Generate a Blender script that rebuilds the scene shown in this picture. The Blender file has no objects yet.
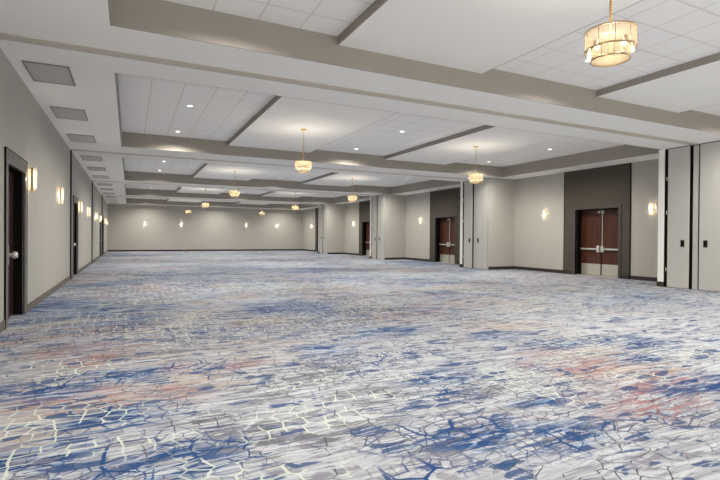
import bpy, bmesh, math, random
from mathutils import Vector, Matrix
random.seed(7)
C = bpy.context.scene.collection
SC = bpy.context.scene
PI = math.pi

# ------------------------------------------------------------------ camera, world, exposure
H = 3.898                      # soffit height
ZT, ZD = 4.33, 4.205           # tile ceiling, dropped drywall panels
XL, XR, XA = -1.597, 13.64, 15.08   # left wall, pocket fronts, alcove wall
T = [7.55 + 9.06 * k for k in range(4)]     # folding-wall lines
BACK = 43.68
REAR = -2.4
yaw, pitch, roll = 0.45221, -0.00657, 0.0076
fwd = Vector((math.sin(yaw), math.cos(yaw), 0)); rgt = Vector((math.cos(yaw), -math.sin(yaw), 0)); up = Vector((0, 0, 1))
f2 = fwd * math.cos(pitch) + up * math.sin(pitch); u2 = up * math.cos(pitch) - fwd * math.sin(pitch)
r3 = rgt * math.cos(roll) + u2 * math.sin(roll); u3 = u2 * math.cos(roll) - rgt * math.sin(roll)
cd = bpy.data.cameras.new('camera'); cam = bpy.data.objects.new('camera', cd); C.objects.link(cam)
cd.sensor_width = 36; cd.lens = 474.94 / 720 * 36; cd.clip_end = 200; cd.clip_start = .05
m = Matrix((r3, u3, -f2)).transposed().to_4x4(); m.translation = (0, 0, 1.35); cam.matrix_world = m
SC.camera = cam
w = bpy.data.worlds.new('world'); SC.world = w; w.use_nodes = True
w.node_tree.nodes['Background'].inputs[0].default_value = (1, .99, .93, 1)
w.node_tree.nodes['Background'].inputs[1].default_value = .75     # added fill light; rear wall behind the camera left off to let it in
SC.view_settings.view_transform = 'Standard'; SC.view_settings.look = 'None'
SC.view_settings.gamma = 1; SC.view_settings.use_curve_mapping = False
SC.view_settings.exposure = 1.54
SC.cycles.diffuse_bounces = 8; SC.cycles.max_bounces = 14
DOWN_W, CHAND_W, SCONCE_W, BULB_E = 178, 12, 14, .6

# ------------------------------------------------------------------ node helpers / materials
def srgb(r, g, b):
    f = lambda c: (c / 255 / 12.92) if c / 255 <= .04045 else ((c / 255 + .055) / 1.055) ** 2.4
    return (f(r), f(g), f(b), 1)

class N:
    def __init__(s, name):
        s.m = bpy.data.materials.new(name); s.m.use_nodes = True
        s.t = s.m.node_tree; s.b = s.t.nodes['Principled BSDF']
    def n(s, typ, **kw):
        x = s.t.nodes.new(typ)
        for k, v in kw.items(): setattr(x, k, v)
        return x
    def put(s, sock, v):
        if hasattr(v, 'is_output'): s.t.links.new(v, sock)
        elif isinstance(v, (tuple, list)) and sock.type == 'RGBA' and len(v) == 3: sock.default_value = (*v, 1)
        else: sock.default_value = v
    def math(s, op, a, b=None, c=None):
        x = s.n('ShaderNodeMath', operation=op); s.put(x.inputs[0], a)
        if b is not None: s.put(x.inputs[1], b)
        if c is not None: s.put(x.inputs[2], c)
        return x.outputs[0]
    def vm(s, op, a, b=None):
        x = s.n('ShaderNodeVectorMath', operation=op); s.put(x.inputs[0], a)
        if b is not None: s.put(x.inputs[1], b)
        return x.outputs['Value'] if op in ('LENGTH', 'DISTANCE', 'DOT_PRODUCT') else x.outputs[0]
    def pos(s): return s.n('ShaderNodeNewGeometry').outputs['Position']
    def objc(s): return s.n('ShaderNodeTexCoord').outputs['Object']
    def noise(s, v, scale=1, detail=2, rough=.5, dist=0, col=False):
        x = s.n('ShaderNodeTexNoise'); s.put(x.inputs['Vector'], v); x.inputs['Scale'].default_value = scale
        x.inputs['Detail'].default_value = detail; x.inputs['Roughness'].default_value = rough; x.inputs['Distortion'].default_value = dist
        return x.outputs['Color' if col else 'Fac']
    def ramp(s, v, a, b, c=0., d=1., smooth=True):
        x = s.n('ShaderNodeMapRange'); x.interpolation_type = 'SMOOTHSTEP' if smooth else 'LINEAR'
        s.put(x.inputs['Value'], v)
        for i, q in zip((1, 2, 3, 4), (a, b, c, d)): s.put(x.inputs[i], q)
        return x.outputs[0]
    def mix(s, f, a, b):
        x = s.n('ShaderNodeMix', data_type='RGBA'); s.put(x.inputs[0], f); s.put(x.inputs[6], a); s.put(x.inputs[7], b)
        return x.outputs[2]
    def set(s, **kw):
        for k, v in kw.items(): s.put(s.b.inputs[k.replace('_', ' ')], v)
        return s
    def bump(s, h, strength=.2, dist=.01):
        x = s.n('ShaderNodeBump'); x.inputs['Strength'].default_value = strength; x.inputs['Distance'].default_value = dist
        s.put(x.inputs['Height'], h); s.put(s.b.inputs['Normal'], x.outputs[0]); return s

def plain(name, col, rough=.6, metal=0., var=.06, scale=6, spec=.3):
    k = N(name); n = k.noise(k.objc(), scale, 3)
    d = tuple(c * (1 - var) for c in col[:3]); l = tuple(min(1, c * (1 + var)) for c in col[:3])
    k.set(Base_Color=k.mix(n, d, l), Roughness=rough, Metallic=metal)
    k.b.inputs['Specular IOR Level'].default_value = spec
    return k.m

def wall_mat(name, col):        # vinyl wallcovering with a faint vertical weave
    k = N(name); p = k.pos()
    st = k.noise(k.vm('MULTIPLY', p, (9, 9, .6)), 2, 3, .6)
    c = tuple(col[:3])
    k.set(Base_Color=k.mix(k.ramp(st, .3, .7), tuple(x * .985 for x in c), tuple(x * 1.012 for x in c)), Roughness=.75)
    k.b.inputs['Specular IOR Level'].default_value = .2
    k.bump(k.noise(k.vm('MULTIPLY', p, (60, 60, 12)), 2, 2), .12, .004)
    return k.m

M = {}
M['wall'] = wall_mat('greige_wallcovering', srgb(177, 173, 167))
M['panel'] = wall_mat('panel_wallcovering', srgb(196, 193, 188))
M['portal'] = wall_mat('dark_wallcovering', srgb(79, 73, 66))
M['white'] = plain('white_drywall', srgb(248, 247, 243), .8, var=.01, scale=1)
M['drop'] = plain('smooth_drywall', srgb(249, 248, 244), .8, var=.01, scale=1)
M['taupe'] = plain('taupe_fascia_paint', srgb(158, 151, 143), .7, var=.03, scale=1.5)
M['track'] = plain('track_aluminium', srgb(206, 197, 185), .6, .05, var=.04)
M['base_left'] = plain('grey_brown_base', srgb(108, 100, 94), .6)
M['base_dark'] = plain('dark_brown_base', srgb(56, 48, 45), .5)
M['black'] = plain('black_seal', srgb(34, 31, 30), .6)
M['frame'] = plain('charcoal_frame', srgb(112, 105, 101), .45)
M['frame_dark'] = plain('dark_bronze_frame', srgb(74, 69, 66), .5)
M['jamb'] = plain('black_jamb', srgb(16, 13, 13), .7, spec=.08)
M['chrome'] = plain('satin_chrome', srgb(222, 220, 214), .3, .6, var=.03)
M['steel'] = plain('brushed_steel', srgb(196, 192, 182), .45, .55, var=.05, scale=30)
M['brass'] = plain('satin_brass', srgb(206, 172, 110), .35, .8, var=.05)
M['bronze'] = plain('antique_brass_rim', srgb(150, 128, 96), .4, .6, var=.05)
M['vent'] = None

def wood():
    k = N('mahogany_veneer'); p = k.objc()
    g = k.noise(k.vm('MULTIPLY', p, (14, 14, .7)), 1.6, 4, .6, 1.2)
    f = k.noise(k.vm('MULTIPLY', p, (60, 60, 2)), 2, 2)
    c = k.mix(k.ramp(g, .3, .7), srgb(48, 24, 14), srgb(96, 52, 29))
    k.set(Base_Color=k.mix(k.math('MULTIPLY', f, .35), c, srgb(50, 26, 18)), Roughness=.38)
    return k.m
M['wood'] = wood()
M['leaf_dark'] = plain('dark_mahogany', srgb(48, 25, 22), .5, var=.2, scale=8, spec=.15)

def vent_mat():
    k = N('perforated_grille'); p = k.vm('MULTIPLY', k.objc(), (60, 60, 60))
    v = k.n('ShaderNodeTexVoronoi'); v.inputs['Scale'].default_value = 1; v.inputs['Randomness'].default_value = 0
    k.put(v.inputs['Vector'], p)
    k.set(Base_Color=k.mix(k.ramp(v.outputs['Distance'], .2, .35), srgb(120, 118, 116), srgb(190, 187, 183)), Roughness=.5, Metallic=.1)
    return k.m
M['vent'] = vent_mat()
M['vent_frame'] = plain('grey_vent_frame', srgb(140, 137, 133), .5, .1)

def tile_mat():                 # 0.6 m lay-in tiles; the grid counts from the coffer edge at X=-0.22
    k = N('acoustic_tiles'); p = k.pos()
    q = k.n('ShaderNodeSeparateXYZ'); k.put(q.inputs[0], p)
    ox = k.math('MULTIPLY', k.math('GREATER_THAN', q.outputs[0], 5), -.26)      # each strip starts its own grid
    oy = k.math('MULTIPLY_ADD', k.math('GREATER_THAN', q.outputs[1], 7.5), -.34, 59.97)
    cb = k.n('ShaderNodeCombineXYZ'); k.put(cb.inputs[0], ox); k.put(cb.inputs[1], oy)
    s = k.vm('ADD', k.vm('ADD', p, (60.22, 0, 0)), cb.outputs[0])
    x = k.n('ShaderNodeSeparateXYZ'); k.put(x.inputs[0], s)
    def line(c):
        f = k.math('FRACT', k.math('DIVIDE', c, .6))
        d = k.math('MULTIPLY', k.math('MINIMUM', f, k.math('SUBTRACT', 1, f)), .6)
        return k.ramp(d, .006, .016, 1, 0)
    g = k.math('MAXIMUM', line(x.outputs[0]), line(x.outputs[1]))
    sp = k.noise(p, 90, 2)
    base = k.mix(k.ramp(sp, .3, .7), srgb(248, 247, 245), srgb(251, 250, 248))
    k.set(Base_Color=k.mix(g, base, srgb(228, 225, 220)), Roughness=.9)
    k.b.inputs['Specular IOR Level'].default_value = .1
    k.bump(k.math('MULTIPLY', g, -1), .3, .01)
    return k.m
M['tile'] = tile_mat()

def shade_mat(name, col, trans, tl):   # sheer organza: diffuse + translucent + see-through
    k = N(name); nt = k.t; p = k.objc()
    st = k.noise(k.vm('MULTIPLY', p, (60, 60, 2)), 3, 2)
    c = k.mix(k.ramp(st, .3, .7), tuple(x * .88 for x in col[:3]), tuple(min(1, x * 1.05) for x in col[:3]))
    d = k.n('ShaderNodeBsdfDiffuse'); t = k.n('ShaderNodeBsdfTranslucent'); a = k.n('ShaderNodeBsdfTransparent')
    k.put(d.inputs[0], c); k.put(t.inputs[0], c)
    m1 = k.n('ShaderNodeMixShader'); m1.inputs[0].default_value = tl
    nt.links.new(d.outputs[0], m1.inputs[1]); nt.links.new(t.outputs[0], m1.inputs[2])
    m2 = k.n('ShaderNodeMixShader'); m2.inputs[0].default_value = trans
    nt.links.new(m1.outputs[0], m2.inputs[1]); nt.links.new(a.outputs[0], m2.inputs[2])
    nt.links.new(m2.outputs[0], nt.nodes['Material Output'].inputs[0])
    return k.m
M['organza'] = shade_mat('cream_organza', srgb(112, 102, 86), .3, .5)
M['diffuser'] = shade_mat('frosted_diffuser', srgb(118, 110, 94), .4, .6)

def glow(name, col, e):
    k = N(name); n = k.noise(k.objc(), 20, 1)
    k.set(Base_Color=(.8, .8, .8, 1), Emission_Color=k.mix(n, tuple(c * .97 for c in col[:3]), col[:3]), Roughness=.3)
    k.b.inputs['Emission Strength'].default_value = e
    return k.m
M['top_disc'] = shade_mat('added_disc_film', srgb(150, 144, 132), .92, .12)
M['bulb'] = glow('warm_bulb', (1, .82, .52, 1), BULB_E)
M['sconce_core'] = glow('lit_lamp_tube', (1, .90, .70, 1), 2.2)
M['sconce_glass'] = shade_mat('frosted_glass', srgb(215, 210, 198), .8, .5)
M['lens'] = glow('downlight_lens', (1, .95, .86, 1), 1.6)

# ------------------------------------------------------------------ carpet
def carpet():
    k = N('patterned_carpet'); P = k.pos()
    flat = k.vm('MULTIPLY', P, (1, 1, 0))
    warp = k.vm('SUBTRACT', k.noise(flat, 1.1, 3, .55, 0, True), (.5, .5, .5))
    W = k.vm('ADD', flat, k.vm('MULTIPLY', warp, (.5, .16, 0)))
    fw = k.vm('SUBTRACT', k.noise(flat, 22, 2, .6, 0, True), (.5, .5, .5))
    F = k.vm('ADD', W, k.vm('MULTIPLY', fw, (.06, .02, 0)))          # torn edges
    def strk(kx, ky, off, detail=4, rough=.6, src=None):
        return k.noise(k.vm('ADD', k.vm('MULTIPLY', F if src is None else src, (kx, ky, 0)), (off, off * 1.7, off * .3)), 1, detail, rough)
    mul = lambda a, b: k.math('MULTIPLY', a, b)
    def blobs(L):
        o = None
        for (x, y, rx, ry) in L:
            d = k.vm('LENGTH', k.vm('MULTIPLY', k.vm('SUBTRACT', W, (x, y, 0)), (1 / rx, 1 / ry, 0)))
            v = k.ramp(d, .35, 1.25, 1, 0)
            o = v if o is None else k.math('MAXIMUM', o, v)
        return o
    def big(off, scale, a, b):      # large scattered zones over the rest of the hall
        return k.ramp(k.noise(k.vm('ADD', k.vm('MULTIPLY', flat, (.75, 1, 0)), (off, -off, off)), scale, 2), a, b)
    sep = k.n('ShaderNodeSeparateXYZ'); k.put(sep.inputs[0], flat)
    far = k.ramp(sep.outputs[1], 4.6, 8.0)
    def zone(L, off, scale, a, b):
        return k.math('MAXIMUM', blobs(L), k.math('MULTIPLY', far, big(off, scale, a, b)))
    def chips(kx, ky, off, lo):      # torn polygons: some cells of a stretched mosaic, with pale seams between them
        o = []
        for ft in ('F1', 'DISTANCE_TO_EDGE'):
            v = k.n('ShaderNodeTexVoronoi', voronoi_dimensions='2D'); v.feature = ft; v.inputs['Scale'].default_value = 1
            k.put(v.inputs['Vector'], k.vm('ADD', k.vm('MULTIPLY', F, (kx, ky, 0)), (off, off, 0)))
            o.append(v.outputs['Color' if ft == 'F1' else 'Distance'])
        q = k.n('ShaderNodeSeparateXYZ'); k.put(q.inputs[0], o[0])
        pick = k.ramp(k.math('ADD', q.outputs[0], mul(k.math('SUBTRACT', k.noise(F, 3, 2), .5), .8)), lo, lo + .02)
        return mul(pick, k.ramp(o[1], .05, .08))
    # base: pale lavender grey with fine streaks that run across the hall
    s1 = strk(.8, 16, 3, 5, .65); s2 = strk(1.4, 40, 9, 4, .6)
    col = k.mix(k.ramp(s1, .36, .62), CB0, CB1)
    col = k.mix(mul(k.ramp(s2, .50, .58), .55), col, CS)
    # beige
    zb = zone([(5.2, 5.6, 1.1, .9), (5.3, 4.1, 1.1, .7), (4.7, 3.2, 1, .5), (-.4, 4.5, .9, .6), (1.3, 6.2, 1, .6), (-1, 6.7, .8, .9), (0, 5.8, .9, .6), (-.6, 5.2, .7, .6), (-.7, 3.8, .6, .5), (4.3, 6.8, 1.2, .8), (1.3, 5.6, .8, .7), (-.2, 6.9, 1, .6), (.5, 4.6, .6, .5), (3.6, 7.6, 1.4, .6), (-.9, 4.9, .7, .6), (.3, 7.6, 1.2, .7), (2, 7.4, 1.2, .7)], 11, .32, .50, .62)
    col = k.mix(mul(zb, k.ramp(strk(1.0, 12, 21), .38, .54, 0, .95)), col, CBEIGE)
    # grey brushed patches
    zg = zone([(1.05, 4.2, .8, .5), (1.3, 3.1, .6, .4), (.75, 3.15, .55, .4), (1.9, 3.6, .5, .4), (.5, 3.5, .5, .3), (1.6, 4.6, .8, .5), (1.9, 2.6, .5, .3), (.7, 2.5, .4, .2), (.3, 5.8, .8, .5), (2.8, 3.3, .4, .2)], 31, .3, .46, .60)
    col = k.mix(mul(zg, k.math('MAXIMUM', mul(chips(3.2, 8, 31, .58), .9), k.ramp(strk(1.5, 16, 33, 4, .6), .53, .56, 0, .8))), col, CGREY)
    # coral
    zc = zone([(-.1, 6.5, .7, .4), (.2, 4.3, .5, .4), (-.4, 5.9, .6, .35), (.5, 5.1, .5, .3), (4.5, 4.2, .6, .35), (4.35, 3.35, .7, .4), (3.9, 2.55, .8, .45), (4.1, 3.7, .5, .3), (4.2, 7.1, 1.2, .5), (-.7, 6.5, .6, .5), (-.4, 4.5, .6, .4), (4.6, 2.9, .6, .4), (1.0, 5.0, .4, .25)], 41, .45, .57, .68)
    col = k.mix(mul(zc, k.ramp(strk(1.5, 17, 43), .48, .56, 0, .8)), col, CCORAL)
    # blue: soft streaks, then torn chips
    zl = [(-.7, 4.9, .6, .4), (-.25, 5.1, .7, .35), (-1.2, 10.5, .8, 1.4), (0, 8.4, .8, .8), (2.7, 3.8, .6, .25), (4.7, 5.05, .6, .35), (4.95, 4.35, .7, .3), (2.65, 2.3, .5, .25), (4.75, 2.6, .6, .3), (5.9, 4.2, .6, .3), (2.05, 5.3, .5, .3), (6, 3.85, .6, .35), (2.9, 8.5, .9, .6), (2.15, 2.55, .5, .3), (-.1, 3.9, .5, .3), (.2, 3.0, .4, .3), (3.3, 5.9, .7, .45), (3.1, 2.9, .4, .2), (-.5, 3.4, .5, .3), (5.2, 3.4, .5, .2)]
    zu = zone(zl, 51, .36, .57, .68)
    col = k.mix(mul(zu, k.ramp(strk(1.1, 18, 53), .48, .58, 0, .7)), col, CBLUE)
    chip = k.math('MAXIMUM', chips(3.6, 7.5, 57, .52), k.ramp(strk(1.6, 22, 59, 4, .6), .55, .57))
    col = k.mix(mul(zu, chip), col, CNAVY)
    # scattered flecks everywhere
    col = k.mix(mul(k.ramp(strk(3.0, 13, 61, 3, .55), .625, .64), .85), col, CFLECK)
    col = k.mix(mul(k.ramp(strk(2.0, 18, 67, 4, .6), .585, .62), .75), col, CGREY2)
    # busy small chips in grey, blue and white all over
    col = k.mix(mul(chips(5, 13, 71, .86), .7), col, CGREY2)
    col = k.mix(mul(chips(4.4, 12, 75, .88), .85), col, CFLECK)
    col = k.mix(mul(k.ramp(strk(2.2, 26, 79, 4, .65), .56, .60), .55), col, CWHITE)
    # far field: dashes of blue and white merge
    dsh = k.ramp(strk(.9, 5, 91, 4, .65), .50, .60)
    col = k.mix(mul(mul(far, dsh), .45), col, CDASH)
    # honeycomb outlines
    jit = k.vm('MULTIPLY', k.vm('SUBTRACT', k.noise(flat, 9, 2, .5, 0, True), (.5, .5, .5)), (0.025, .02, 0))
    def cells(scale, width, off, rand, zone_, colour, brk=.45, gs=2.6):
        v = k.n('ShaderNodeTexVoronoi', voronoi_dimensions='2D'); v.feature = 'DISTANCE_TO_EDGE'; v.inputs['Scale'].default_value = scale
        v.inputs['Randomness'].default_value = rand
        k.put(v.inputs['Vector'], k.vm('ADD', k.vm('ADD', k.vm('MULTIPLY', flat, (.85, 1.0, 0)), jit), (off, off, 0)))
        wv = mul(k.ramp(k.noise(flat, 7, 2), .3, .7, .75, 1.2), width * scale)
        ln = k.ramp(v.outputs['Distance'], mul(wv, .7), wv, 1, 0)
        gate = k.ramp(k.noise(k.vm('ADD', flat, (off * 3, 0, 0)), gs, 3), brk, brk + .04)
        nonlocal col
        col = k.mix(mul(mul(ln, gate), zone_), col, colour)
    zgl = zone([(1.7, 4.6, 1.2, .8), (3.0, 3.2, 1.2, .8), (2.2, 2.6, 1, .5), (3.5, 5, 1.3, .8), (1.2, 6.5, 1.2, .8), (2.6, 6.5, 1.5, 1), (3.4, 2.2, 1, .4)], 71, .5, .40, .52)
    cells(6.6, .0075, 2, .85, mul(zgl, .9), CGREY, .42)
    cells(7.2, .0045, 37, .95, k.ramp(k.noise(flat, .8, 2), .42, .55, .35, .95), CLINE, .47, 3.2)
    cells(4.9, .0055, 47, .95, k.ramp(k.noise(flat, .6, 2), .45, .58, .1, .9), CNAVY, .52, 2.2)
    zn = zone([(.05, 3.15, .7, .45), (.45, 3.0, .5, .35), (1.75, 2.7, .45, .3), (2.15, 2.7, .5, .35), (2.5, 2.25, .5, .3), (-.1, 4.0, .7, .4), (1.5, 2.3, .4, .2), (.6, 5.1, .6, .35), (2.6, 3.4, .6, .3), (-.4, 5.1, .7, .4), (5.2, 4.4, 1.2, .4), (3.3, 2.2, .5, .2), (2.7, 4.6, .8, .4)], 77, .5, .52, .62)
    cells(4.3, .012, 8, .9, zn, CNAVY, .45)
    cells(8.5, .006, 5, .9, mul(zn, .9), CNAVY, .45)
    zr = blobs([(4.1, 2.8, .9, .5), (3.7, 2.3, .6, .3), (4.6, 3.5, .7, .4)])
    cells(7.5, .007, 21, .9, mul(zr, .7), CCORAL, .45)
    zw = zone([(-.45, 4.05, .7, .5), (.0, 3.6, .7, .5), (-.55, 3.3, .6, .5), (.7, 2.85, .6, .4), (1.15, 3.3, .6, .4), (5.6, 4.4, 1.2, .6), (5.9, 3.5, .8, .5), (3.4, 3.4, .7, .5), (3.4, 2.9, .7, .35), (-.1, 7.6, .9, .8), (4.5, 3.0, .7, .35), (1.5, 4.2, .6, .35), (4.4, 3.9, .7, .4), (-.6, 5.6, .7, .5), (1.7, 3.5, .5, .35), (2.4, 3.9, .5, .25), (.9, 2.5, .4, .25)], 83, .5, .48, .58)
    cells(8.0, .0072, 15, .6, mul(zw, .85), CCREAM, .46)
    fine = k.noise(P, 260, 2)
    col = k.mix(mul(fine, .18), col, (.22, .21, .23, 1))
    k.set(Base_Color=col, Roughness=.95); k.b.inputs['Specular IOR Level'].default_value = .08
    k.bump(fine, .25, .004)
    return k.m
CLINE = srgb(54, 58, 74)
CWHITE = srgb(192, 193, 200)
CB0, CB1, CS = srgb(154, 156, 164), srgb(177, 179, 185), srgb(112, 112, 123)
CBEIGE, CGREY, CGREY2, CCORAL = srgb(160, 149, 142), srgb(90, 90, 99), srgb(116, 113, 126), srgb(136, 78, 76)
CBLUE, CNAVY, CFLECK, CDASH, CCREAM = srgb(44, 106, 162), srgb(3, 56, 108), srgb(16, 60, 108), srgb(136, 154, 184), srgb(196, 201, 188)
M['carpet'] = carpet()

# ------------------------------------------------------------------ mesh helpers
class MB:
    def __init__(s): s.bm = bmesh.new()
    def box(s, x0, x1, y0, y1, z0, z1, bev=0):
        vs = [s.bm.verts.new(p) for p in ((x0, y0, z0), (x1, y0, z0), (x1, y1, z0), (x0, y1, z0), (x0, y0, z1), (x1, y0, z1), (x1, y1, z1), (x0, y1, z1))]
        fs = [s.bm.faces.new([vs[i] for i in q]) for q in ((3, 2, 1, 0), (4, 5, 6, 7), (0, 1, 5, 4), (1, 2, 6, 5), (2, 3, 7, 6), (3, 0, 4, 7))]
        if bev:
            es = {e for f in fs for e in f.edges}
            bmesh.ops.bevel(s.bm, geom=list(es), offset=bev, segments=2, affect='EDGES', profile=.6)
        return s
    def lathe(s, prof, n=32, c=(0, 0, 0), close=False, rx=1, ry=1):
        rings = []
        for (r, z) in prof:
            if r < 1e-6: rings.append([s.bm.verts.new((c[0], c[1], c[2] + z))])
            else: rings.append([s.bm.verts.new((c[0] + rx * r * math.cos(2 * PI * i / n), c[1] + ry * r * math.sin(2 * PI * i / n), c[2] + z)) for i in range(n)])
        prs = list(zip(rings, rings[1:])) + ([(rings[-1], rings[0])] if close else [])
        for a, b in prs:
            for i in range(n):
                j = (i + 1) % n
                q = [a[0]] if len(a) == 1 else [a[i], a[j]]
                q += [b[0]] if len(b) == 1 else [b[j], b[i]]
                if len(q) >= 3: s.bm.faces.new(q)
        return s
    def cyl(s, p, q, r, n=12):
        p, q = Vector(p), Vector(q); d = q - p; t = d.to_track_quat('Z', 'Y').to_matrix()
        A = [s.bm.verts.new(p + t @ Vector((r * math.cos(2 * PI * i / n), r * math.sin(2 * PI * i / n), 0))) for i in range(n)]
        B = [s.bm.verts.new(p + d + t @ Vector((r * math.cos(2 * PI * i / n), r * math.sin(2 * PI * i / n), 0))) for i in range(n)]
        for i in range(n): s.bm.faces.new((A[i], A[(i + 1) % n], B[(i + 1) % n], B[i]))
        s.bm.faces.new(A[::-1]); s.bm.faces.new(B)
        return s
    def build(s, name, mat, parent=None, smooth=False, loc=None):
        bmesh.ops.recalc_face_normals(s.bm, faces=s.bm.faces)
        me = bpy.data.meshes.new(name); s.bm.to_mesh(me); s.bm.free()
        me.materials.append(M[mat] if isinstance(mat, str) else mat)
        o = bpy.data.objects.new(name, me); C.objects.link(o)
        if smooth:
            for p in me.polygons: p.use_smooth = True
            me.set_sharp_from_angle(angle=math.radians(40))
        if parent: o.parent = parent
        if loc: o.location = loc
        return o

def tag(o, label=None, cat=None, group=None, kind=None):
    if label: o['label'] = label
    if cat: o['category'] = cat
    if group: o['group'] = group
    if kind: o['kind'] = kind
    return o
def empty(name, loc=(0, 0, 0), rz=0):
    o = bpy.data.objects.new(name, None); C.objects.link(o); o.location = loc; o.rotation_euler = (0, 0, rz); o.empty_display_size = .1
    return o
def struct(o, label=None, cat=None): return tag(o, label, cat, kind='structure')
def copy_tree(o, parent=None):
    c = o.copy(); C.objects.link(c)
    if parent: c.parent = parent
    for ch in list(o.children): copy_tree(ch, c)
    return c
_kids = {}
def dup(o, loc, rz, label, group=None):
    c = copy_tree(o); c.location = loc; c.rotation_euler = (0, 0, rz); c['label'] = label
    if group: c['group'] = group
    return c

# ------------------------------------------------------------------ room shell
struct(MB().box(XL - .4, XA + .6, REAR, BACK + .2, -.1, 0).build('floor', 'carpet'), 'patterned carpet in lavender grey with blue, coral and cream honeycomb marks', 'floor')

NEARY = [T[k] - 1.0 - (.25 if k == 1 else 0) for k in range(4)] + [BACK - .9]   # far coffer edge of each bay
FARY = [REAR + .6] + [t + .87 for t in T]                                        # near coffer edge of each bay
CX0, CX1 = -.22, 14.1
DX = [(2.78, 5.52), (8.43, 11.15)]                                               # dropped drywall panels
TX = [(CX0, DX[0][0]), (DX[0][1], DX[1][0]), (DX[1][1], CX1)]
cm = MB()
cm.box(XL - .2, CX0, REAR, BACK, H, ZT + .3)
cm.box(CX1, XA + .4, REAR, BACK, H, ZT + .3)
cm.box(CX0, CX1, REAR, FARY[0], H, ZT + .3)
for k in range(4): cm.box(CX0, CX1, NEARY[k], FARY[k + 1], H, ZT + .3)
cm.box(CX0, CX1, NEARY[4], BACK, H, ZT + .3)
ceil = struct(cm.build('ceiling', 'white'), 'white drywall ceiling soffit with five coffered bays', 'ceiling')
for k in range(5):
    y0, y1 = FARY[k], NEARY[k]
    f = MB(); t = .018
    f.box(CX0, CX1, y1 - t, y1, H + .001, ZT); f.box(CX0, CX1, y0, y0 + t, H + .001, ZT)
    f.box(CX0, CX0 + t, y0 + t, y1 - t, H + .001, ZT); f.box(CX1 - t, CX1, y0 + t, y1 - t, H + .001, ZT)
    f.build('fascia', 'taupe', ceil)
    for (a, b) in TX:
        MB().box(a, b, y0, y1, ZT, ZT + .03).build('tile_field', 'tile', ceil)
    for (a, b) in DX:
        d = MB().box(a + .015, b - .015, y0 + t, y1 - t, ZD, ZT + .02).build('drop_panel', 'drop', ceil)
        MB().box(a, a + .015, y0 + t, y1 - t, ZD + .001, ZT).box(b - .015, b, y0 + t, y1 - t, ZD + .001, ZT).build('fascia', 'taupe', d)
ntrim = 0
for k in range(4):
    ntrim += 1
    y = T[k] - .03
    tr = MB().box(XL, XR + .3, y - .11, y + .11, H - .012, H + .01)
    o = struct(tr.build('trim_%d' % ntrim, 'track'), 'folding wall track in the ceiling beam', 'trim')
    MB().box(XL, XR + .3, y - .02, y + .02, H - .0145, H - .011).build('slot', 'track', o)

# left wall with door openings
DL = [(8.42, 9.68), (17.48, 18.74), (32.42, 33.68), (35.58, 36.84)]
DH = 2.38
wl = MB(); y = REAR
for (a, b) in DL:
    wl.box(XL - .2, XL, y, a, 0, H); wl.box(XL - .2, XL, a, b, DH, H); y = b
wl.box(XL - .2, XL, y, BACK, 0, H)
wl = struct(wl.build('wall_left', 'wall'), 'long greige left wall with sconces and doors', 'wall')
bl = MB(); y = REAR
for (a, b) in DL:
    bl.box(XL, XL + .018, y, a - .15, 0, .13); y = b + .15
bl.box(XL, XL + .018, y, BACK, 0, .13)
struct(bl.build('baseboard_left', 'base_left'), 'grey brown rubber baseboard along the left wall', 'baseboard')
for k in range(4):
    ntrim += 1
    y = T[k] + .02
    o = struct(MB().box(XL, XL + .03, y - .075, y + .075, 0, H - .015, .004).build('trim_%d' % ntrim, 'black'), 'black vertical wall jamb strip on the left wall under a ceiling track', 'trim')
    MB().box(XL + .03, XL + .038, y - .02, y + .02, 0.01, H - .02).build('gasket', 'jamb', o)

# back wall
struct(MB().box(XL - .2, XA + .4, BACK, BACK + .2, 0, ZT + .3).build('wall_back', 'wall'), 'far greige end wall with four sconces', 'wall')
struct(MB().box(XL + .02, XA - .02, BACK - .018, BACK, 0, .13).build('baseboard_back', 'base_dark'), 'dark baseboard along the far end wall', 'baseboard')

# right alcove wall with portals and pockets of the folding walls
PD0, PD1 = 3.20, 4.95        # door opening, from each T
PO0, PO1 = 2.80, 5.46        # dark portal panel
PH = 2.42
wr = MB(); y = REAR
for k in range(4):
    a, b = T[k] + PD0, T[k] + PD1
    wr.box(XA, XA + .4, y, a, 0, H); wr.box(XA, XA + .4, a, b, PH, H); y = b
wr.box(XA, XA + .4, y, BACK, 0, H)
wr = struct(wr.build('wall_right', 'wall'), 'greige right wall set back in alcoves', 'wall')
for k in range(4):
    pm = MB(); a, b = T[k] + PO0, T[k] + PO1; c, d = T[k] + PD0, T[k] + PD1
    pm.box(XA - .025, XA, a, c, 0, H); pm.box(XA - .025, XA, d, b, 0, H); pm.box(XA - .025, XA, c, d, PH, H)
    pn = pm.build('portal_panel', 'portal', wr)
    MB().box(XA - .032, XA - .001, a - .025, a, 0, H).box(XA - .032, XA - .001, b, b + .025, 0, H).build('edge_strip', 'jamb', pn)
    MB().box(XA - .04, XA - .025, a, c - .1, 0, .13).box(XA - .04, XA - .025, d + .1, b, 0, .13).build('base_strip', 'base_dark', pn)
br = MB()
for k in range(4):
    e = (T[k + 1] - .92) if k < 3 else BACK - .02
    br.box(XA - .018, XA, T[k] + .97, T[k] + PO0 - .025, 0, .13); br.box(XA - .018, XA, T[k] + PO1 + .025, e, 0, .13)
struct(br.build('baseboard_right', 'base_dark'), 'dark brown baseboard in the right alcoves', 'baseboard')

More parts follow.
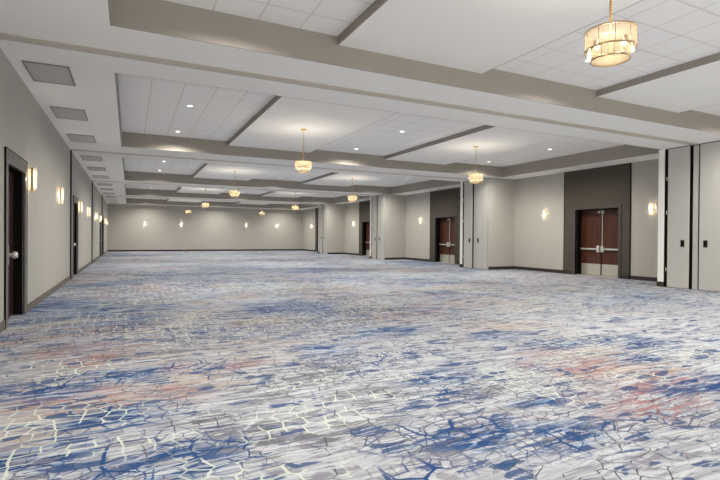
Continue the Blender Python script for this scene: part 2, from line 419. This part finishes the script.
PLACES = ['nearest', 'second', 'third', 'farthest']
ndoor = 0
for k in range(4):
    t = T[k]
    # pocket block (its near return wall, gap and pilaster)
    pk = MB()
    pk.box(XR, XA, t - .93, t - .88, 0, H)               # near return wall
    pk.box(XR, XA, t + .80, t + .97, 0, H)               # far return wall with the pilaster end
    pk.box(XR + .30, XA, t - .88, t + .80, 0, H)         # pocket lining
    pw = struct(pk.build('wall_pocket_%d' % (k + 1), 'wall'), '%s greige pocket wall projecting between the right alcoves' % PLACES[k], 'wall')
    MB().box(XR + .012, XR + .29, t - .878, t - .862, 0, H - .001).box(XR + .012, XR + .29, t + .705, t + .798, 0, H - .001).box(XR + .03, XR + .29, t - .125, t - .085, 0, H - .001).box(XR + .03, XR + .29, t + .06, t + .14, 0, H - .001).box(XR + .004, XR + .02, t - .86, t + .70, H - .018, H - .001).build('shadow_gap', 'jamb', pw)
    MB().box(XR + .035, XR + .28, t - .085, t + .06, 0.005, H - .03, .006).build('partition_edge', 'panel', pw)
    MB().box(XR - .015, XR + .25, t + .795, t + .985, 0, .14).build('base_block', 'base_dark', pw)
    MB().box(XR + .02, XA - .02, t - .948, t - .93, 0, .13).build('base_strip', 'base_dark', pw)
    MB().box(XR + .02, XA - .02, t + .97, t + .986, 0, .13).build('base_strip', 'base_dark', pw)
    MB().box(XR - .006, XR + .001, t + .80, t + .97, .14, H - .001, .001).build('corner_trim', 'white', pw)
    # the pair of tall pocket doors
    for (a, b, side, py, hy) in ((t - .86, t - .125, 'near', t - .28, t - .855), (t + .14, t + .705, 'far', t + .30, t + .70)):
        ndoor += 1
        e = empty('door_%d' % ndoor, (XR, (a + b) / 2, 0))
        struct(e, 'tall greige pocket door, %s leaf of the %s pair on the right' % (side, PLACES[k]), 'door')
        q = (a + b) / 2
        MB().box(0, .035, a - q, b - q, .012, H - .02, .004).build('leaf', 'panel', e)
        ph = MB().box(-.006, .004, py - q - .05, py - q + .05, 1.14, 1.33, .003).build('door_pull', 'black', e)
        MB().box(-.009, -.005, py - q - .028, py - q + .028, 1.18, 1.29).build('recess', 'jamb', ph)
        hg = MB()
        for z in (.5, 2.1, 3.05): hg.cyl((-.008, hy - q + (.03 if side == 'far' else -.01), z - .05), (-.008, hy - q + (.03 if side == 'far' else -.01), z + .05), .012, 8)
        hg.build('hinge', 'steel', e)

# double doors in the alcoves
for k in range(4):
    ndoor += 1
    e = empty('door_%d' % ndoor, (XA, T[k] + (PD0 + PD1) / 2, 0))
    struct(e, '%s pair of mahogany doors with steel panic bars in a dark portal' % PLACES[k], 'door')
    hw = (PD1 - PD0) / 2
    fr = MB()
    fr.box(-.05, .06, -hw - .10, -hw, 0, PH + .10, .004); fr.box(-.05, .06, hw, hw + .10, 0, PH + .10, .004); fr.box(-.05, .06, -hw, hw, PH, PH + .10, .004)
    fr.build('door_frame', 'frame_dark', e)
    MB().box(.06, .36, -hw, -hw + .012, 0, PH).box(.06, .36, hw - .012, hw, 0, PH).box(.06, .36, -hw + .012, hw - .012, PH - .012, PH).box(.36, .38, -hw, hw, 0, PH).build('jamb_lining', 'jamb', e)
    MB().box(-.01, .32, -hw + .012, hw - .012, 0, .014, .004).build('threshold', 'steel', e)
    for s in (-1, 1):
        a, b = (-hw + .016, -.004) if s < 0 else (.004, hw - .016)
        lf = MB().box(.275, .322, a, b, .018, PH - .018, .003).build('leaf', 'wood', e)
        MB().box(.271, .2745, a + .03, b - .015 if s < 0 else b - .03, .03, .43).build('kick_plate', 'steel', lf)
        pb = MB(); pb.box(.195, .235, a + .04, b - .03, .945, 1.0, .006)
        pb.box(.235, .275, (b - .14) if s < 0 else (a + .06), (b - .06) if s < 0 else (a + .14), .93, 1.02, .004)
        pb.box(.235, .275, (a + .05) if s < 0 else (b - .09), (a + .09) if s < 0 else (b - .05), .94, 1.01, .004)
        bar = pb.build('panic_bar', 'chrome', lf)
        c = b - .08 if s < 0 else a + .08
        MB().box(.18, .25, c - .055, c + .055, .86, 1.09, .012).build('latch_case', 'chrome', bar)
        rd = MB()
        if s < 0: rd.cyl((.225, c + .02, 1.05), (.225, c + .02, PH - .12), .016, 10); rd.box(.21, .275, c - .02, c + .06, PH - .16, PH - .05, .006)
        else: rd.box(.21, .275, c - .06, c + .04, PH - .14, PH - .06, .006)
        rd.build('latch_rod', 'chrome', lf)
        MB().cyl((.26, (a if s > 0 else b), .05), (.26, (a if s > 0 else b), PH - .05), .008, 8).build('astragal', 'jamb', lf) if s > 0 else None

# single doors in the left wall
LLAB = ['nearest dark single door in the left wall, beside the first brass sconce', 'dark single door in the left wall just past the first black jamb strip', 'dark single door in the left wall just before the third black jamb strip', 'farthest dark single door in the left wall past the third black jamb strip']
for k, (a, b) in enumerate(DL):
    ndoor += 1
    e = empty('door_%d' % ndoor, (XL, (a + b) / 2, 0)); struct(e, LLAB[k], 'door')
    hw = (b - a) / 2; fw = .15
    fr = MB()
    fr.box(-.02, .022, -hw - fw, -hw, 0, DH + .2, .004); fr.box(-.02, .022, hw, hw + fw, 0, DH + .2, .004); fr.box(-.02, .022, -hw, hw, DH, DH + .2, .004)
    fr.build('door_frame', 'frame', e)
    MB().box(.0, .024, -hw - fw - .012, -hw - fw, 0, DH + .2 + .012).box(.0, .024, hw + fw, hw + fw + .012, 0, DH + .2 + .012).box(.0, .024, -hw - fw, hw + fw, DH + .2, DH + .2 + .012).build('frame_edge', 'jamb', e)
    MB().box(-.20, -.02, -hw, -hw + .014, 0, DH).box(-.20, -.02, hw - .014, hw, 0, DH).box(-.20, -.02, -hw + .014, hw - .014, DH - .014, DH).build('jamb_lining', 'jamb', e)
    lf = MB().box(-.185, -.14, -hw + .016, hw - .016, .01, DH - .016, .003).build('leaf', 'leaf_dark', e)
    hd = MB(); hd.lathe([(0, 0), (.045, 0), (.045, .012), (.02, .02), (.02, .06), (.036, .075), (.04, .1), (.03, .125), (0, .13)], 20)
    h = hd.build('door_handle', 'chrome', lf, True); h.rotation_euler = (0, PI / 2, 0); h.location = (-.14, hw - .50, 1.02); h.scale = (1.5, 1.5, 1.1)
    MB().box(-.14, -.132, hw - .60, hw - .40, .86, 1.18, .003).build('handle_plate', 'chrome', lf)
    MB().box(-.14, -.136, -hw + .04, hw - .04, .03, .28).build('kick_plate', 'leaf_dark', lf)

# ------------------------------------------------------------------ ceiling vents above the left wall
def make_vent():
    e = empty('ceiling_vent')
    MB().box(-.28, .28, -.48, .48, -.012, -.004).build('grille', 'vent', e)
    f = MB()
    f.box(-.30, .30, -.50, -.475, -.018, 0, .003).box(-.30, .30, .475, .50, -.018, 0, .003).box(-.30, -.275, -.475, .475, -.018, 0, .003).box(.275, .30, -.475, .475, -.018, 0, .003)
    f.build('vent_frame', 'vent_frame', e)
    return e
vent = make_vent(); ORD = ['first', 'second', 'third', 'fourth', 'fifth', 'sixth', 'seventh', 'eighth', 'ninth', 'tenth', 'eleventh', 'twelfth']
i = 0
for k in range(4):
    for d in (1.38, 4.13, 6.95):
        loc = (-1.13, T[k] + d + (.15 if k else 0), H)
        lab = '%s grey ceiling vent from the camera in the soffit row along the left wall' % ORD[i]
        if i == 0: vent.location = loc; tag(vent, lab, 'vent', 'ceiling vents over the left wall')
        else: dup(vent, loc, 0, lab)
        i += 1

# ------------------------------------------------------------------ downlights
def make_down():
    e = empty('downlight')
    MB().lathe([(.056, 0), (.082, 0), (.085, -.004), (.08, -.008), (.058, -.006)], 28, close=True).build('trim_ring', 'white', e, True)
    MB().lathe([(0, -.001), (.056, -.001), (.056, -.004), (0, -.004)], 24).build('lens', 'lens', e, True)
    L = bpy.data.lights.new('downlight_lamp', 'SPOT'); L.energy = DOWN_W; L.color = (1, .972, .86); L.shadow_soft_size = .05
    L.spot_size = math.radians(155); L.spot_blend = .8
    lo = bpy.data.objects.new('lamp', L); C.objects.link(lo); lo.parent = e; lo.location = (0, 0, -.02)
    return e
down = make_down(); first = True
SIDE = ['left', 'middle', 'right']; BAYN = ['nearest', 'second', 'third', 'fourth', 'farthest']
for k in range(5):
    t = T[k] - 9.06 if k < 4 else T[3]
    for sx, x in enumerate((1.24, 6.9, 12.65)):
        for d, w_ in ((4.0, 'nearer'), (7.0, 'farther')):
            loc = (x, t + d, ZT)
            lab = '%s recessed downlight in the %s tile strip of the %s ceiling bay' % (w_, SIDE[sx], BAYN[k])
            if first: down.location = loc; tag(down, lab, 'downlight', 'recessed downlights in the tile strips'); first = False
            else: dup(down, loc, 0, lab)

# ------------------------------------------------------------------ chandeliers
def make_chandelier():
    e = empty('pendant_chandelier')
    zt, zm, zb = 3.34 - ZD, 3.163 - ZD, 3.068 - ZD
    R1, R2 = .223, .170
    MB().lathe([(0, 0), (.075, 0), (.075, -.012), (.05, -.03), (.012, -.045), (0, -.045)], 28).build('canopy', 'brass', e, True)
    MB().cyl((0, 0, -.04), (0, 0, zt + .34), .007, 10).build('cord', 'brass', e, True)
    ch = MB(); z = zt + .02
    while z < zt + .34:
        ch.lathe([(0, -.014), (.011, -.009), (.015, 0), (.011, .009), (0, .014)], 10, (0, 0, z)); z += .027
    ch.build('bead_chain', 'brass', e, True)
    def shade(name, R, z0, z1):
        s = MB(); n = 96
        s.lathe([(R * (1 + .0), z0), (R, (z0 + z1) / 2), (R, z1)], n)
        o = s.build(name, 'organza', e, True)
        rm = MB()
        for z in (z0, z1): rm.lathe([(R - .003, z - .006), (R + .004, z - .006), (R + .004, z + .006), (R - .003, z + .006)], 64, close=True)
        rm.build('rim', 'bronze', o, True)
        for j in range(10):
            a = 2 * PI * (j + .3) / 10
            MB().cyl(((R + .001) * math.cos(a), (R + .001) * math.sin(a), z0), ((R + .001) * math.cos(a), (R + .001) * math.sin(a), z1), .0028, 6).build('seam', 'bronze', o)
        return o
    shade('upper_shade', R1, zm, zt); shade('lower_shade', R2, zb, zm + .02)
    MB().lathe([(0, zb - .006), (R2 - .006, zb + .004), (R2 - .006, zb + .008), (0, zb + .002)], 48).build('diffuser', 'diffuser', e, True)
    MB().lathe([(.03, zt - .03), (R1 - .008, zt - .03), (R1 - .008, zt - .026), (.03, zt - .026)], 48, close=True).build('added_light_disc', 'top_disc', e, True)  # unseen disc, added to weaken the hot spot on the panel above
    fr = MB()
    for j in range(5):
        a = 2 * PI * j / 5
        fr.cyl((0, 0, zt - .01), (R1 * math.cos(a), R1 * math.sin(a), zt - .01), .004, 6)
    fr.cyl((0, 0, zm - .05), (0, 0, zt + .03), .012, 10)
    fr.build('spider_frame', 'brass', e)
    for j in range(5):
        a = 2 * PI * (j + .5) / 5; x, y = 0.195 * math.cos(a), .195 * math.sin(a)
        b = MB().lathe([(0, -.04), (.012, -.036), (.021, -.018), (.021, .0), (.012, .02), (0, .024)], 14, (x, y, zm + .005)).build('bulb', 'bulb', e, True)
        MB().cyl((x, y, zm + .025), (x, y, zm + .06), .011, 8).build('socket', 'brass', b)
    L = bpy.data.lights.new('chandelier_lamp', 'POINT'); L.energy = CHAND_W; L.color = (1, .90, .76); L.shadow_soft_size = .07
    lo = bpy.data.objects.new('lamp', L); C.objects.link(lo); lo.parent = e; lo.location = (0, 0, (zt + zm) / 2)
    return e
ch = make_chandelier(); first = True
LEFTN = ['large nearest two-tier drum chandelier hanging at top right of the picture', 'second chandelier of the left row, hanging below the second ceiling bay', 'third chandelier of the left row, hanging left of picture centre', 'fourth chandelier of the left row, seen small before the far wall', 'fifth and smallest chandelier of the left row, close to the far wall']
RIGHTN = ['nearest chandelier of the right row, hanging before the second pair of pocket doors', 'second chandelier of the right row, hanging before the third alcove', 'third chandelier of the right row, hanging over the far right wall corner', 'fourth and smallest chandelier of the right row, before the far wall']
for x, ys, labs in ((4.15, (3.07, 12.03, 21.2, 30.1, 39.4), LEFTN), (9.72, (11.78, 20.9, 29.7, 38.4), RIGHTN)):
    for y, lab in zip(ys, labs):
        if first: ch.location = (x, y, ZD); tag(ch, lab, 'chandelier', 'two-tier drum chandeliers in two rows'); first = False
        else: dup(ch, (x, y, ZD), 0, lab)

# ------------------------------------------------------------------ sconces (local +X points out of the wall)
def make_sconce():
    e = empty('wall_sconce')
    MB().box(0, .012, -.05, .05, -.16, .16, .003).build('backplate', 'brass', e)
    g = MB(); g.lathe([(.058, -.195), (.062, -.19), (.062, .19), (.058, .195), (.053, .19), (.053, -.19)], 28, (.075, 0, 0), close=True)
    g = g.build('glass_shade', 'sconce_glass', e, True)
    MB().lathe([(0, -.15), (.020, -.145), (.024, -.13), (.024, .13), (.020, .145), (0, .15)], 16, (.075, 0, 0)).build('lamp_tube', 'sconce_core', e, True)
    L = bpy.data.lights.new('sconce_lamp', 'POINT'); L.energy = SCONCE_W; L.color = (1, .92, .78); L.shadow_soft_size = .03
    lo = bpy.data.objects.new('lamp', L); C.objects.link(lo); lo.parent = e; lo.location = (.075, 0, .0)
    MB().box(.055, .095, -.068, -.063, -.195, .195, .001).build('side_band', 'brass', e)
    MB().box(.055, .095, .063, .068, -.195, .195, .001).build('side_band', 'brass', e)
    for z in (.196, -.206): MB().box(.01, .10, -.03, .03, z, z + .01, .003).build('end_cap', 'brass', e)
    return e
sc = make_sconce(); first = True
SC_L = []
for i, y in enumerate((9.98, 13.8, 19.04, 22.86, 28.06, 31.9, 37.1, 41.0)):
    SC_L.append((XL, y, 0, '%s lit brass sconce from the camera on the left wall' % ORD[i], 'sconces on the left wall'))
for i, x in enumerate((1.18, 4.05, 9.63, 12.5)):
    SC_L.append((x, BACK, -PI / 2, '%s lit sconce from the left on the far end wall' % ORD[i], 'sconces on the far end wall'))
for y, lab in ((9.6, 'lit sconce between the nearest mahogany doors and the nearest pocket wall'), (13.95, 'lit sconce left of the nearest mahogany doors'), (23.01, 'lit sconce left of the second mahogany doors'), (32.07, 'lit sconce left of the third mahogany doors'), (41.1, 'lit sconce in the farthest alcove near the end wall corner')):
    SC_L.append((XA, y, PI, lab, 'sconces in the right alcoves'))
for (x, y, rz, lab, grp) in SC_L:
    loc = (x, y, 2.31)
    if first: sc.location = loc; sc.rotation_euler = (0, 0, rz); tag(sc, lab, 'sconce', grp); first = False
    else: dup(sc, loc, rz, lab, grp)
